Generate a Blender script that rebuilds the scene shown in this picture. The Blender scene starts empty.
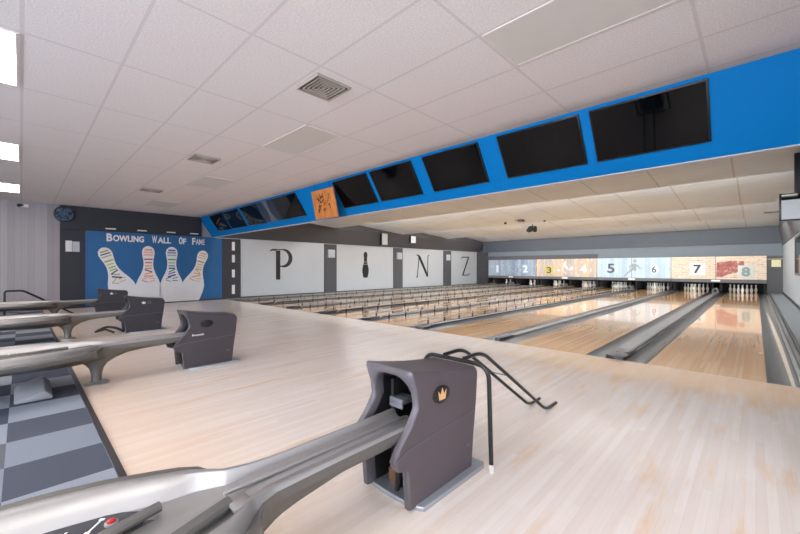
import bpy, bmesh, math, random
from mathutils import Vector, Matrix
random.seed(7)
S = bpy.context.scene
COL = S.collection
R = math.radians

# ------------------------------------------------------------------ materials
def lin(c):
    if isinstance(c, str):
        c = c.lstrip('#'); c = [int(c[i:i+2], 16) for i in (0, 2, 4)]
    o = []
    for v in c[:3]:
        v = v / 255.0
        o.append(v / 12.92 if v <= .04045 else ((v + .055) / 1.055) ** 2.4)
    return (o[0], o[1], o[2], 1)

class N:
    """small node-tree helper"""
    def __init__(s, m):
        s.t = m.node_tree; s.n = s.t.nodes; s.l = s.t.links
        s.b = s.n['Principled BSDF']
    def new(s, typ, **kw):
        n = s.n.new(typ)
        for k, v in kw.items(): setattr(n, k, v)
        return n
    def put(s, n, k, v):
        if hasattr(v, 'is_linked') or isinstance(v, bpy.types.NodeSocket): s.l.new(v, n.inputs[k])
        else: n.inputs[k].default_value = v
    def math(s, op, a, b=None, c=None):
        n = s.new('ShaderNodeMath', operation=op)
        s.put(n, 0, a)
        if b is not None: s.put(n, 1, b)
        if c is not None: s.put(n, 2, c)
        return n.outputs[0]
    def pos(s):
        g = s.new('ShaderNodeNewGeometry')
        x = s.new('ShaderNodeSeparateXYZ'); s.l.new(g.outputs['Position'], x.inputs[0])
        return x.outputs[0], x.outputs[1], x.outputs[2]
    def obj(s):
        g = s.new('ShaderNodeTexCoord')
        return g.outputs['Object']
    def vec(s, x, y, z):
        n = s.new('ShaderNodeCombineXYZ')
        s.put(n, 0, x); s.put(n, 1, y); s.put(n, 2, z)
        return n.outputs[0]
    def noise(s, v, scale, detail=3, rough=.5):
        n = s.new('ShaderNodeTexNoise'); s.put(n, 'Vector', v)
        n.inputs['Scale'].default_value = scale; n.inputs['Detail'].default_value = detail
        n.inputs['Roughness'].default_value = rough
        return n.outputs['Fac']
    def white(s, v):
        n = s.new('ShaderNodeTexWhiteNoise', noise_dimensions='3D'); s.put(n, 'Vector', v)
        return n.outputs['Value']
    def ramp(s, f, stops, interp='LINEAR'):
        n = s.new('ShaderNodeValToRGB'); s.put(n, 'Fac', f)
        cr = n.color_ramp; cr.interpolation = interp
        while len(cr.elements) < len(stops): cr.elements.new(.5)
        for e, (p, c) in zip(cr.elements, stops):
            e.position = p; e.color = lin(c) if not isinstance(c, float) else (c, c, c, 1)
        return n.outputs['Color']
    def mix(s, f, a, b, mode='MIX'):
        n = s.new('ShaderNodeMix', data_type='RGBA', blend_type=mode)
        s.put(n, 0, f)
        for k, v in ((6, a), (7, b)):
            s.put(n, k, v)
        return n.outputs[2]
    def bump(s, h, strength=.3, dist=.01):
        n = s.new('ShaderNodeBump'); s.put(n, 'Height', h)
        n.inputs['Strength'].default_value = strength; n.inputs['Distance'].default_value = dist
        s.l.new(n.outputs['Normal'], s.b.inputs['Normal'])
    def color(s, c): s.put(s.b, 'Base Color', c)

def mat(name, c=(200, 200, 200), rough=.6, metal=0., vary=.06, vscale=6., bump=0., coat=0., spec=.5, emit=None, estr=0.):
    m = bpy.data.materials.new(name); m.use_nodes = True
    n = N(m); b = n.b
    b.inputs['Roughness'].default_value = rough
    b.inputs['Metallic'].default_value = metal
    b.inputs['Specular IOR Level'].default_value = spec
    if coat: b.inputs['Coat Weight'].default_value = coat; b.inputs['Coat Roughness'].default_value = .05
    c4 = lin(c)
    if vary:
        f = n.noise(n.obj(), vscale, 4)
        lo = tuple(v * (1 - vary) for v in c4[:3]) + (1,); hi = tuple(min(1, v * (1 + vary)) for v in c4[:3]) + (1,)
        n.color(n.mix(f, lo, hi))
        if bump: n.bump(n.noise(n.obj(), vscale * 14, 3), bump, .004)
    else:
        b.inputs['Base Color'].default_value = c4
    if emit is not None:
        b.inputs['Emission Color'].default_value = lin(emit); b.inputs['Emission Strength'].default_value = estr
    m['n'] = 1
    return m

M = {}
# pale maple approach with faint boards along the lane direction and amber wear
def m_approach():
    m = mat('approach_maple', vary=0, rough=.22); n = N(m)
    x, y, z = n.pos()
    bx = n.math('FLOOR', n.math('DIVIDE', x, .042))
    by = n.math('FLOOR', n.math('ADD', n.math('DIVIDE', y, 1.1), n.math('MULTIPLY', n.white(n.vec(bx, 3.3, 0)), 9)))
    w = n.white(n.vec(bx, by, 1.7))
    grain = n.noise(n.vec(n.math('MULTIPLY', x, 22), n.math('MULTIPLY', y, .9), 0), 1.6, 5, .6)
    base = n.ramp(w, [(0, (228, 214, 204)), (.5, (232, 220, 211)), (1, (236, 226, 218))])
    base = n.mix(n.math('MULTIPLY', n.math('SUBTRACT', grain, .42), .55), base, lin((208, 182, 160)))
    def ss(v, a, b):
        r_ = n.new('ShaderNodeMapRange', interpolation_type='SMOOTHSTEP'); n.put(r_, 0, v); r_.inputs[1].default_value = a; r_.inputs[2].default_value = b
        return r_.outputs[0]
    streak = n.noise(n.vec(n.math('MULTIPLY', x, 7), n.math('MULTIPLY', y, 1.1), 2), 1.3, 4, .6)
    foul = n.math('MULTIPLY', ss(n.math('ADD', y, n.math('MULTIPLY', streak, 1.6)), 4.9, 5.7), ss(n.math('ADD', x, streak), -2.7, -1.2))
    edge = n.math('MULTIPLY', ss(y, 1.5, .5), .55)
    spots = n.math('MULTIPLY', ss(streak, .52, .75), .7)
    wear = n.math('MINIMUM', n.math('MULTIPLY', n.math('MAXIMUM', n.math('MAXIMUM', foul, spots), edge), n.math('ADD', .45, n.math('MULTIPLY', streak, .6))), .85)
    base = n.mix(wear, base, lin((228, 190, 150)))
    gap = n.math('LESS_THAN', n.math('FRACT', n.math('DIVIDE', x, .042)), .035)
    base = n.mix(n.math('MULTIPLY', gap, .18), base, lin((160, 130, 105)))
    n.color(base)
    n.b.inputs['Roughness'].default_value = .24
    return m
def m_lane():
    m = mat('lane_maple', vary=0, rough=.12, coat=.55, spec=.35); n = N(m)
    x, y, z = n.pos()
    bx = n.math('FLOOR', n.math('DIVIDE', x, .027))
    by = n.math('FLOOR', n.math('ADD', n.math('DIVIDE', y, 2.2), n.math('MULTIPLY', n.white(n.vec(bx, 8.1, 0)), 7)))
    w = n.white(n.vec(bx, by, 2.2))
    grain = n.noise(n.vec(n.math('MULTIPLY', x, 40), n.math('MULTIPLY', y, .6), 0), 1.5, 5, .6)
    base = n.ramp(w, [(0, (214, 162, 112)), (.6, (224, 176, 126)), (1, (230, 190, 142))])
    base = n.mix(n.math('MULTIPLY', n.math('SUBTRACT', grain, .40), .6), base, lin((176, 128, 86)))
    n.color(base)
    n.b.inputs['Coat Roughness'].default_value = .035
    return m
def m_carpet():
    m = mat('carpet_tiles', vary=0, rough=.95, spec=.1); n = N(m)
    x, y, z = n.pos()
    i = n.math('FLOOR', n.math('DIVIDE', n.math('ADD', x, 2.78), .458))
    j = n.math('FLOOR', n.math('DIVIDE', n.math('ADD', y, .072), .46))
    par = n.math('MODULO', n.math('ABSOLUTE', n.math('ADD', i, j)), 2.0)
    w = n.white(n.vec(i, j, .5))
    dark = n.ramp(w, [(0, (76, 82, 98)), (.5, (90, 94, 106)), (1, (116, 117, 122))])
    light = n.ramp(w, [(0, (142, 148, 160)), (1, (160, 166, 178))])
    c = n.mix(par, light, dark)
    sp = n.noise(n.vec(x, y, z), 160, 2, .8)
    c = n.mix(n.math('MULTIPLY', n.math('SUBTRACT', sp, .3), .8), c, lin((40, 44, 54)))
    n.color(c); n.bump(sp, .5, .004)
    return m
def grid_lines(n, a, b, pa, pb, oa, ob, w):
    fa = n.math('FRACT', n.math('DIVIDE', n.math('SUBTRACT', a, oa), pa))
    fb = n.math('FRACT', n.math('DIVIDE', n.math('SUBTRACT', b, ob), pb))
    def edge(f, p):
        d = n.math('MINIMUM', f, n.math('SUBTRACT', 1.0, f))
        return n.math('LESS_THAN', n.math('MULTIPLY', d, p), w)
    return n.math('MAXIMUM', edge(fa, pa), edge(fb, pb))
def m_ceiling():
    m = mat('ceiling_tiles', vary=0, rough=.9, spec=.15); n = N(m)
    x, y, z = n.pos()
    line = grid_lines(n, x, y, 1.257, .627, -1.57, .004, .0125)
    fine = n.noise(n.vec(x, y, 0), 70, 3, .7)
    big = n.noise(n.vec(x, y, 0), 1.2, 2)
    c = n.mix(n.ramp(fine, [(.40, 0.0), (.60, 1.0)]), lin((216, 209, 208)), lin((232, 226, 225)))
    c = n.mix(n.math('MULTIPLY', big, .15), c, lin((226, 216, 212)))
    c = n.mix(n.math('MULTIPLY', line, .35), c, lin((178, 172, 170)))
    soffit_band = n.new('ShaderNodeMapRange', interpolation_type='SMOOTHSTEP'); n.put(soffit_band, 0, n.math('ADD', y, n.math('MULTIPLY', n.noise(n.vec(x, y, 3), 1.6, 3), .35))); soffit_band.inputs[1].default_value = 4.35; soffit_band.inputs[2].default_value = 4.72
    c = n.mix(n.math('MULTIPLY', soffit_band.outputs[0], .5), c, lin((128, 120, 122)))  # ceiling colour darkens unevenly towards the soffit
    n.color(c)
    n.bump(n.math('SUBTRACT', n.math('MULTIPLY', fine, .35), n.math('MULTIPLY', line, .5)), .5, .006)
    return m
def m_lane_ceiling():
    m = mat('lane_ceiling_tiles', vary=0, rough=.85, spec=.15); n = N(m)
    x, y, z = n.pos()
    line = grid_lines(n, x, y, 1.257, 50., -.31, -20, .016)
    st = n.noise(n.vec(n.math('MULTIPLY', x, .5), n.math('MULTIPLY', y, 9), 0), 1.4, 4, .6)
    c = n.mix(st, lin((184, 193, 200)), lin((210, 220, 228)))
    c = n.mix(n.math('MULTIPLY', line, .5), c, lin((150, 144, 136)))
    n.color(c)
    return m
def m_wall_panel():
    m = mat('grey_wall_panelling', vary=0, rough=.7); n = N(m)
    x, y, z = n.pos()
    k = n.math('FLOOR', n.math('DIVIDE', y, .13))
    w = n.white(n.vec(k, 1.2, 4.4))
    g = n.noise(n.vec(0, n.math('MULTIPLY', y, 16), n.math('MULTIPLY', z, 1.2)), 1.5, 4)
    c = n.ramp(w, [(0, (148, 142, 146)), (1, (168, 162, 166))])
    c = n.mix(n.math('MULTIPLY', g, .3), c, lin((130, 124, 130)))
    f = n.math('LESS_THAN', n.math('FRACT', n.math('DIVIDE', y, .13)), .06)
    n.color(n.mix(n.math('MULTIPLY', f, .25), c, lin((90, 86, 92))))
    return m
def m_steel(name, c, rough, metal=.7):
    m = mat(name, vary=0, rough=rough, metal=metal); n = N(m)
    v = n.obj(); s = n.new('ShaderNodeMapping'); n.put(s, 'Vector', v); s.inputs['Scale'].default_value = (30, 1.5, 30)
    f = n.noise(s.outputs[0], 2.0, 4)
    c4 = lin(c)
    n.color(n.mix(f, tuple(q * .88 for q in c4[:3]) + (1,), c4))
    n.put(n.b, 'Roughness', n.math('ADD', n.math('MULTIPLY', f, .14), rough - .06))
    return m
M['approach'] = m_approach(); M['lane'] = m_lane(); M['carpet'] = m_carpet()
M['ceiling'] = m_ceiling(); M['lane_ceiling'] = m_lane_ceiling(); M['panelling'] = m_wall_panel()
M['steel'] = m_steel('brushed_steel', (168, 165, 164), .44)
M['steel_dull'] = m_steel('dull_grey_metal', (122, 119, 116), .52)
M['plate'] = m_steel('base_plate_metal', (182, 186, 194), .4)
M['hood'] = mat('charcoal_plastic', (84, 75, 80), .42, vary=.12, vscale=8, bump=.05)
M['hood_dark'] = mat('shaded_black_blue_plastic', (50, 48, 55), .42, vary=.1, vscale=8)  # newer black-blue hoods, weaker light also put into the colour
M['hood_shaded'] = mat('shaded_charcoal_plastic', (66, 61, 66), .42, vary=.1, vscale=8)  # second hood: same charcoal with weaker light painted in
M['hood_rim'] = mat('grey_plastic_rim', (90, 86, 92), .38, vary=.1)
M['hood_inner'] = mat('black_plastic_inside', (24, 23, 26), .5)
M['mech'] = mat('dark_mechanism', (40, 38, 40), .45, metal=.4)
M['mech_brown'] = mat('brown_machine_wood', (120, 84, 56), .6)
M['mech_grey'] = mat('grey_bracket', (104, 104, 112), .4, metal=.3)
M['black_oval'] = mat('black_badge', (26, 24, 26), .3)
M['gold'] = mat('gold_emblem', (226, 178, 124), .45, metal=.2)
M['white_print'] = mat('white_print', (232, 228, 226), .5)
M['black_tube'] = mat('black_painted_tube', (30, 28, 29), .28)
M['white_rubber'] = mat('white_rubber_foot', (214, 208, 200), .7)
M['blue_soffit'] = mat('bright_blue_paint', (0, 112, 180), .65, spec=.1, vary=.06, vscale=1.2)
M['blue_wall'] = mat('wall_blue_paint', (34, 96, 148), .6, vary=.07, vscale=2)
M['navy'] = mat('dark_navy_paint', (38, 40, 50), .6, vary=.1, vscale=2)
M['charcoal'] = mat('charcoal_paint', (80, 80, 84), .65, vary=.08, vscale=2)
M['charcoal_dark'] = mat('dark_pillar_paint', (58, 57, 62), .6, vary=.1, vscale=2)
M['white_board'] = mat('white_board', (192, 195, 198), .5, vary=.03, vscale=2)
M['black_letter'] = mat('black_lettering', (18, 18, 20), .4)
M['white_cut'] = mat('white_cutout', (226, 226, 230), .5, vary=.02)
M['grey_edge'] = mat('grey_outline', (120, 122, 130), .6)
M['band_dark'] = mat('slate_grey_fascia', (74, 80, 88), .7, vary=.05, vscale=1)
M['band_light'] = mat('light_slate_wall', (108, 117, 125), .7, vary=.06, vscale=2)
M['right_wall'] = mat('pale_grey_wall', (160, 168, 174), .7, vary=.04, vscale=1.5)
M['ledge'] = mat('grey_ledge_carpet', (116, 120, 124), .85, vary=.12, vscale=20)
M['gutter'] = mat('grey_gutter_plastic', (76, 77, 80), .32, vary=.12, vscale=3)
M['cap'] = mat('grey_capping', (108, 106, 106), .38, vary=.14, vscale=4)
M['cap_dark'] = mat('dark_capping_nose', (52, 48, 56), .4)
M['cap_edge'] = mat('black_capping_edge', (34, 33, 35), .45)
M['painted_glint'] = mat('beige_painted_glint', (190, 180, 160), .5, vary=.15, vscale=6)  # beige tone of the highlight painted into the gutter
M['rail'] = mat('grey_bumper_rail', (150, 146, 138), .4, vary=.08)
M['post'] = mat('black_bumper_post', (22, 22, 23), .5)
M['dark_pit'] = mat('dark_pit', (22, 22, 24), .8)
M['beam'] = mat('grey_masking_beam', (98, 98, 102), .5)
M['tv_screen'] = mat('dark_glossy_screen', (6, 7, 10), .04, vary=0, spec=.22)
M['tv_frame'] = mat('black_television_frame', (16, 16, 18), .3)
M['pin'] = mat('white_pin_lacquer', (238, 236, 230), .25, vary=.02)
M['pale_trim'] = mat('pale_edge_paint', (190, 196, 202), .6)
M['vent_dark'] = mat('vent_backing', (34, 32, 32), .8)
M['vent_blade'] = mat('vent_blade_metal', (176, 166, 156), .5)
M['frame_white'] = mat('light_frame_white', (214, 208, 204), .6)
M['diff_off'] = mat('unlit_diffuser', (206, 202, 197), .5, vary=.03, bump=.05)
M['diff_on'] = mat('lit_diffuser', (255, 246, 228), .5, vary=0, emit=(255, 248, 240), estr=7.0)
M['tube_on'] = mat('lit_tube', (255, 250, 236), .5, vary=0, emit=(250, 252, 252), estr=98.0)
M['fill_glow'] = mat('fill_glass', (240, 245, 250), .3, vary=0, emit=(236, 244, 255), estr=.3)  # glow for the added windows out of view
M['fill_glow_bright'] = mat('fill_glass_bright', (240, 245, 250), .3, vary=0, emit=(236, 244, 255), estr=17.0)
M['fill_glow_side'] = mat('fill_side_glass', (240, 245, 250), .3, vary=0, emit=(240, 246, 255), estr=2.6)
M['fill_glow_weak'] = mat('fill_weak_glass', (240, 245, 250), .3, vary=0, emit=(240, 246, 255), estr=.8)
M['fill_glow_dim'] = mat('fill_glass_dim', (240, 245, 250), .3, vary=0, emit=(236, 244, 255), estr=.4)
M['pin_light'] = mat('pin_deck_lamp', (250, 250, 246), .5, vary=0, emit=(246, 250, 255), estr=14.0)
M['soffit_fill'] = mat('soffit_fill_tube', (255, 250, 236), .5, vary=0, emit=(252, 250, 246), estr=17.0)
M['paper'] = mat('white_paper', (216, 214, 216), .8)
M['sign_yellow'] = mat('yellow_notice', (226, 216, 176), .7)
M['wood_sign'] = None
M['cushion'] = mat('grey_cushion', (132, 134, 140), .8, vary=.1)
M['metal_pale'] = mat('pale_metal', (196, 196, 198), .4, metal=.3)
M['screen_reflection'] = mat('pale_screen_reflection', (206, 210, 212), .3, vary=.04)
M['red_button'] = mat('red_button', (176, 22, 34), .25)
M['decal'] = mat('dark_glossy_decal', (58, 60, 66), .2, vary=.2, vscale=7)
M['box_grey'] = mat('pale_grey_box', (186, 190, 194), .5)
M['speaker_white'] = mat('white_speaker_face', (206, 212, 214), .5)
M['edge_strip'] = mat('dark_edge_strip', (52, 48, 50), .5)
def m_wood_sign():
    m = mat('orange_wood_plank', vary=0, rough=.5); n = N(m)
    v = n.new('ShaderNodeMapping'); n.put(v, 'Vector', n.obj()); v.inputs['Scale'].default_value = (12, 2, 2)
    f = n.noise(v.outputs[0], 2.2, 5, .6)
    n.color(n.ramp(f, [(.3, (176, 98, 40)), (.7, (222, 146, 76))]))
    return m
M['wood_sign'] = m_wood_sign()
def m_clock():
    m = mat('clock_picture', vary=0, rough=.3); n = N(m)
    f = n.noise(n.obj(), 9, 3, .6)
    n.color(n.ramp(f, [(.3, (12, 15, 22)), (.48, (18, 28, 44)), (.52, (60, 110, 150)), (.56, (28, 30, 40)), (.68, (120, 130, 142))]))
    return m
M['clock'] = m_clock()
# textured masking boards
def m_planks(name, cols, spots, dirt):
    m = mat(name, vary=0, rough=.5); n = N(m)
    x, y, z = n.pos()
    k = n.math('FLOOR', n.math('DIVIDE', x, .21))
    w = n.white(n.vec(k, 2.6, 0))
    c = n.ramp(w, [(i / (len(cols) - 1), q) for i, q in enumerate(cols)])
    f = n.noise(n.vec(n.math('MULTIPLY', x, 2.2), 0, n.math('MULTIPLY', z, 1.3)), 2.6, 5, .65)
    c = n.mix(n.ramp(f, [(.55, 0.0), (.66, .75)]), c, lin(spots))
    f2 = n.noise(n.vec(n.math('MULTIPLY', x, 3.5), 5, z), 2.2, 5, .7)
    c = n.mix(n.ramp(f2, [(.56, 0.0), (.72, .7)]), c, lin(dirt))
    g = n.math('LESS_THAN', n.math('FRACT', n.math('DIVIDE', x, .21)), .05)
    n.color(n.mix(n.math('MULTIPLY', g, .5), c, lin(dirt)))
    return m
M['mask_steel'] = m_planks('blue_grey_boards', [(138, 154, 172), (166, 178, 192), (120, 140, 160)], (196, 204, 212), (70, 84, 104))
M['mask_orange'] = m_planks('orange_boards', [(198, 178, 160), (178, 170, 166), (214, 184, 150), (188, 172, 162)], (226, 220, 214), (134, 110, 98))
M['mask_pale'] = m_planks('pale_blue_boards', [(178, 200, 214), (192, 210, 220), (170, 192, 208)], (206, 216, 222), (140, 158, 172))
def m_brick():
    m = mat('painted_brick', vary=0, rough=.6); n = N(m)
    x, y, z = n.pos()
    b = n.new('ShaderNodeTexBrick'); n.put(b, 'Vector', n.vec(x, z, 0))
    b.inputs['Scale'].default_value = 1.0
    b.inputs['Color1'].default_value = lin((226, 204, 180)); b.inputs['Color2'].default_value = lin((212, 184, 156))
    b.inputs['Mortar'].default_value = lin((228, 218, 204)); b.inputs['Mortar Size'].default_value = .012
    b.inputs['Brick Width'].default_value = .3; b.inputs['Row Height'].default_value = .1
    f = n.noise(n.vec(n.math('MULTIPLY', x, 1.4), 0, n.math('MULTIPLY', z, 5)), 2.6, 5, .65)
    c = n.mix(n.ramp(f, [(.56, 0.0), (.66, .8)]), b.outputs['Color'], lin((160, 124, 104)))
    f2 = n.noise(n.vec(x, 7, n.math('MULTIPLY', z, 2)), 3.0, 4, .6)
    c = n.mix(n.ramp(f2, [(.55, 0.0), (.66, .8)]), c, lin((230, 218, 204)))
    n.color(c)
    return m
M['mask_brick'] = m_brick()
def m_red_patch():
    m = mat('red_brick_patch', vary=0, rough=.6); n = N(m)
    f = n.noise(n.obj(), 7, 5, .65)
    n.color(n.ramp(f, [(.35, (150, 78, 74)), (.55, (172, 104, 96)), (.68, (214, 188, 172))]))
    return m
M['red_patch'] = m_red_patch()

# ------------------------------------------------------------------ mesh helpers
def origin(o):
    v = Vector((0, 0, 0))
    while o is not None:
        v += o.location; o = o.parent
    return v
class MB:
    def __init__(s): s.bm = bmesh.new()
    def face(s, pts):
        try: return s.bm.faces.new([s.bm.verts.new(p) for p in pts])
        except ValueError: return None
    def box(s, x0, x1, y0, y1, z0, z1):
        v = [s.bm.verts.new((x, y, z)) for z in (z0, z1) for y in (y0, y1) for x in (x0, x1)]
        for f in ((0, 2, 3, 1), (4, 5, 7, 6), (0, 1, 5, 4), (2, 6, 7, 3), (0, 4, 6, 2), (1, 3, 7, 5)):
            s.bm.faces.new([v[i] for i in f])
        return s
    def loft(s, secs, closed=True, cap=True):
        rows = [[s.bm.verts.new(p) for p in sec] for sec in secs]
        n = len(rows[0])
        for a, b in zip(rows, rows[1:]):
            for i in range(n if closed else n - 1):
                j = (i + 1) % n
                s.bm.faces.new((a[i], a[j], b[j], b[i]))
        if cap and closed:
            s.bm.faces.new(list(reversed(rows[0]))); s.bm.faces.new(rows[-1])
        return s
    def prism(s, poly, fn, a, b):
        """poly of 2-D points, fn(p, q, depth) -> 3-D"""
        s.loft([[fn(p, q, a) for p, q in poly], [fn(p, q, b) for p, q in poly]]); return s
    def tube(s, pts, r, seg=10, cap=True):
        pts = [Vector(p) for p in pts]; secs = []
        up = Vector((0, 0, 1))
        prev = None
        for i, p in enumerate(pts):
            d = (pts[min(i + 1, len(pts) - 1)] - pts[max(i - 1, 0)]).normalized()
            if prev is None:
                a = d.cross(up if abs(d.z) < .9 else Vector((1, 0, 0))).normalized()
            else:
                a = (prev - d * prev.dot(d)).normalized()
            prev = a; b = d.cross(a)
            rr = r[i] if isinstance(r, (list, tuple)) else r
            secs.append([p + a * math.cos(2 * math.pi * k / seg) * rr + b * math.sin(2 * math.pi * k / seg) * rr for k in range(seg)])
        s.loft(secs, True, cap); return s
    def lathe(s, prof, cx=0, cy=0, seg=16):
        secs = [[(cx + r * math.cos(2 * math.pi * k / seg), cy + r * math.sin(2 * math.pi * k / seg), z) for k in range(seg)] for r, z in prof]
        s.loft(secs); return s
    def build(s, name, m, parent=None, bevel=0, smooth=True, kind=None, angle=35, seg=2):
        bm = s.bm
        bmesh.ops.recalc_face_normals(bm, faces=bm.faces)
        if bevel:
            es = [e for e in bm.edges if len(e.link_faces) == 2 and e.calc_face_angle(0) > .5]
            bmesh.ops.bevel(bm, geom=es, offset=bevel, segments=seg, profile=.5, affect='EDGES', clamp_overlap=True)
        o0 = origin(parent)
        bmesh.ops.translate(bm, verts=bm.verts, vec=-o0)
        me = bpy.data.meshes.new(name); bm.to_mesh(me); bm.free()
        if smooth:
            me.shade_smooth(); me.set_sharp_from_angle(angle=R(angle))
        me.materials.append(m)
        o = bpy.data.objects.new(name, me); COL.objects.link(o)
        if parent is not None: o.parent = parent
        if kind: o['kind'] = kind
        return o
def tag(o, label, cat, group=None):
    o['label'] = label; o['category'] = cat
    if group: o['group'] = group
    return o
def empty(name, loc, label, cat, group=None):
    o = bpy.data.objects.new(name, None); o.location = loc; o.empty_display_size = .1
    COL.objects.link(o); return tag(o, label, cat, group)
def copy_tree(o, parent=None):
    c = o.copy(); COL.objects.link(c)
    if parent is not None: c.parent = parent
    for ch in list(o.children): copy_tree(ch, c)
    return c
def box(name, m, x0, x1, y0, y1, z0, z1, parent=None, bevel=0, kind=None):
    return MB().box(x0, x1, y0, y1, z0, z1).build(name, m, parent, bevel, kind=kind)
def arc(cx, cy, r, a0, a1, n):
    return [(cx + r * math.cos(R(a0 + (a1 - a0) * i / n)), cy + r * math.sin(R(a0 + (a1 - a0) * i / n))) for i in range(n + 1)]
def fillet(pts, r, n=6):
    """round the inner corners of a 3-D polyline"""
    P = [Vector(p) for p in pts]; out = [P[0]]
    for a, b, c in zip(P, P[1:], P[2:]):
        u = (a - b); v = (c - b)
        q = min(r, u.length * .45, v.length * .45)
        p0 = b + u.normalized() * q; p1 = b + v.normalized() * q
        for i in range(n + 1):
            t = i / n
            out.append(p0 * (1 - t) ** 2 + b * 2 * t * (1 - t) + p1 * t * t)
    out.append(P[-1]); return out
WX = Matrix(((0, 0, 1), (1, 0, 0), (0, 1, 0)))          # text facing +x, reading along +y
WY = Matrix(((1, 0, 0), (0, 0, -1), (0, 1, 0)))         # text facing -y, reading along +x
def text_mb(body, mtx, at, w, h, depth=.01, bold=0.):
    """flat text fitted to w x h, centred on `at`"""
    cu = bpy.data.curves.new('t', 'FONT'); cu.body = body; cu.size = 1; cu.extrude = .02; cu.offset = bold; cu.resolution_u = 4
    o = bpy.data.objects.new('t', cu); COL.objects.link(o)
    dg = bpy.context.evaluated_depsgraph_get()
    me = bpy.data.meshes.new_from_object(o.evaluated_get(dg))
    bpy.data.objects.remove(o); bpy.data.curves.remove(cu)
    b = MB(); b.bm.from_mesh(me); bpy.data.meshes.remove(me)
    xs = [v.co.x for v in b.bm.verts]; ys = [v.co.y for v in b.bm.verts]
    x0, x1, y0, y1 = min(xs), max(xs), min(ys), max(ys)
    for v in b.bm.verts:
        p = Vector(((v.co.x - (x0 + x1) / 2) / (x1 - x0) * w, (v.co.y - (y0 + y1) / 2) / (y1 - y0) * h, v.co.z / .02 * depth / 2))
        v.co = mtx @ p + Vector(at)
    return b
def stroke(pts, widths):
    """outline polygon of a variable-width stroke in 2-D"""
    L, Rr = [], []
    for i, p in enumerate(pts):
        a = Vector(pts[max(i - 1, 0)]); c = Vector(pts[min(i + 1, len(pts) - 1)])
        d = (c - a).normalized(); nn = Vector((-d.y, d.x)); w = widths[i] / 2
        L.append(tuple(Vector(p) + nn * w)); Rr.append(tuple(Vector(p) - nn * w))
    return L, Rr
def add_stroke(mb, pts, widths, fn, a, b):
    L, Rr = stroke(pts, widths)
    for i in range(len(pts) - 1):
        mb.prism([L[i], L[i + 1], Rr[i + 1], Rr[i]], fn, a, b)
def onwall(xw):
    return lambda p, q, d: (xw + d, p, q)
def onmask(yw):
    return lambda p, q, d: (p, yw - d, q)

# ------------------------------------------------------------------ layout
XL, XR = -14.55, .85
YB, FOUL = -8.0, 5.44
CZ = 3.03
PITCH = 3.44
YM = 23.0
XN = [-1.36, -4.93, -8.35, -11.85]       # ball returns

# ---- floor
box('floor', M['approach'], XL, XR, .425, FOUL, -.12, 0, kind='structure')
box('floor_carpet', M['carpet'], XL, XR, YB, .39, -.12, 0, kind='structure')
o = box('trim_1', M['edge_strip'], XL, XR, .39, .425, -.12, .008, kind='structure')
box('floor_subbase', M['dark_pit'], XL, XR, FOUL, 26.0, -.3, -.12, kind='structure')

# ---- walls
box('wall_rear', M['right_wall'], XL - .1, XR + .1, YB - .1, YB, -.1, CZ + .1, kind='structure')
box('wall_right', M['right_wall'], XR, XR + .1, YB, 26.0, -.3, 3.6, kind='structure')
box('wall_left', M['panelling'], XL - .12, XL, YB, 26.0, -.3, 3.6, kind='structure')
box('wall_far', M['dark_pit'], XL, XR, 25.9, 26.0, -.3, 3.6, kind='structure')
box('baseboard_right', M['cap_edge'], XR - .02, XR, FOUL, YM, .08, .17, kind='structure')
box('baseboard_left', M['charcoal_dark'], XL, XL + .03, 1.3, 24.0, 0, .06, kind='structure')

# windows added out of view behind the viewer, glowing panes light the room
for k, (a, bq) in enumerate(((-13.2, -9.0), (-8.6, -4.4), (-4.0, .2))):
    t = bpy.data.objects.new('window_%d' % (k + 2), None); t.location = ((a + bq) / 2, YB, .4); COL.objects.link(t); t['kind'] = 'structure'  # added window, out of view
    b = MB(); b.box(a, bq, YB, YB + .06, .40, .47); b.box(a, bq, YB, YB + .06, 2.63, 2.70); b.box(a, a + .07, YB, YB + .06, .47, 2.63); b.box(bq - .07, bq, YB, YB + .06, .47, 2.63)
    b.box((a + bq) / 2 - .03, (a + bq) / 2 + .03, YB, YB + .06, .47, 2.63); b.build('window_frame', M['charcoal'], t)
    MB().box(a + .07, bq - .07, YB + .005, YB + .015, .47, 2.63).build('window_pane', M[('fill_glow_dim', 'fill_glow', 'fill_glow_bright')[k]], t)
for k, (a, bq) in enumerate(((-6.6, -3.6), (-3.2, -.2), (.2, 2.6))):  # side windows added out of view to brighten the right side
    t = bpy.data.objects.new('window_%d' % (k + 5), None); t.location = (XR, (a + bq) / 2, .2); COL.objects.link(t); t['kind'] = 'structure'  # added side window, out of view
    b = MB(); b.box(XR - .05, XR, a, bq, .20, .27); b.box(XR - .05, XR, a, bq, 2.43, 2.50); b.box(XR - .05, XR, a, a + .07, .27, 2.43); b.box(XR - .05, XR, bq - .07, bq, .27, 2.43)
    b.build('window_frame', M['charcoal'], t); MB().box(XR - .015, XR - .005, a + .07, bq - .07, .27, 2.43).build('window_pane', M['fill_glow_side' if k < 2 else 'fill_glow_weak'], t)
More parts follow.
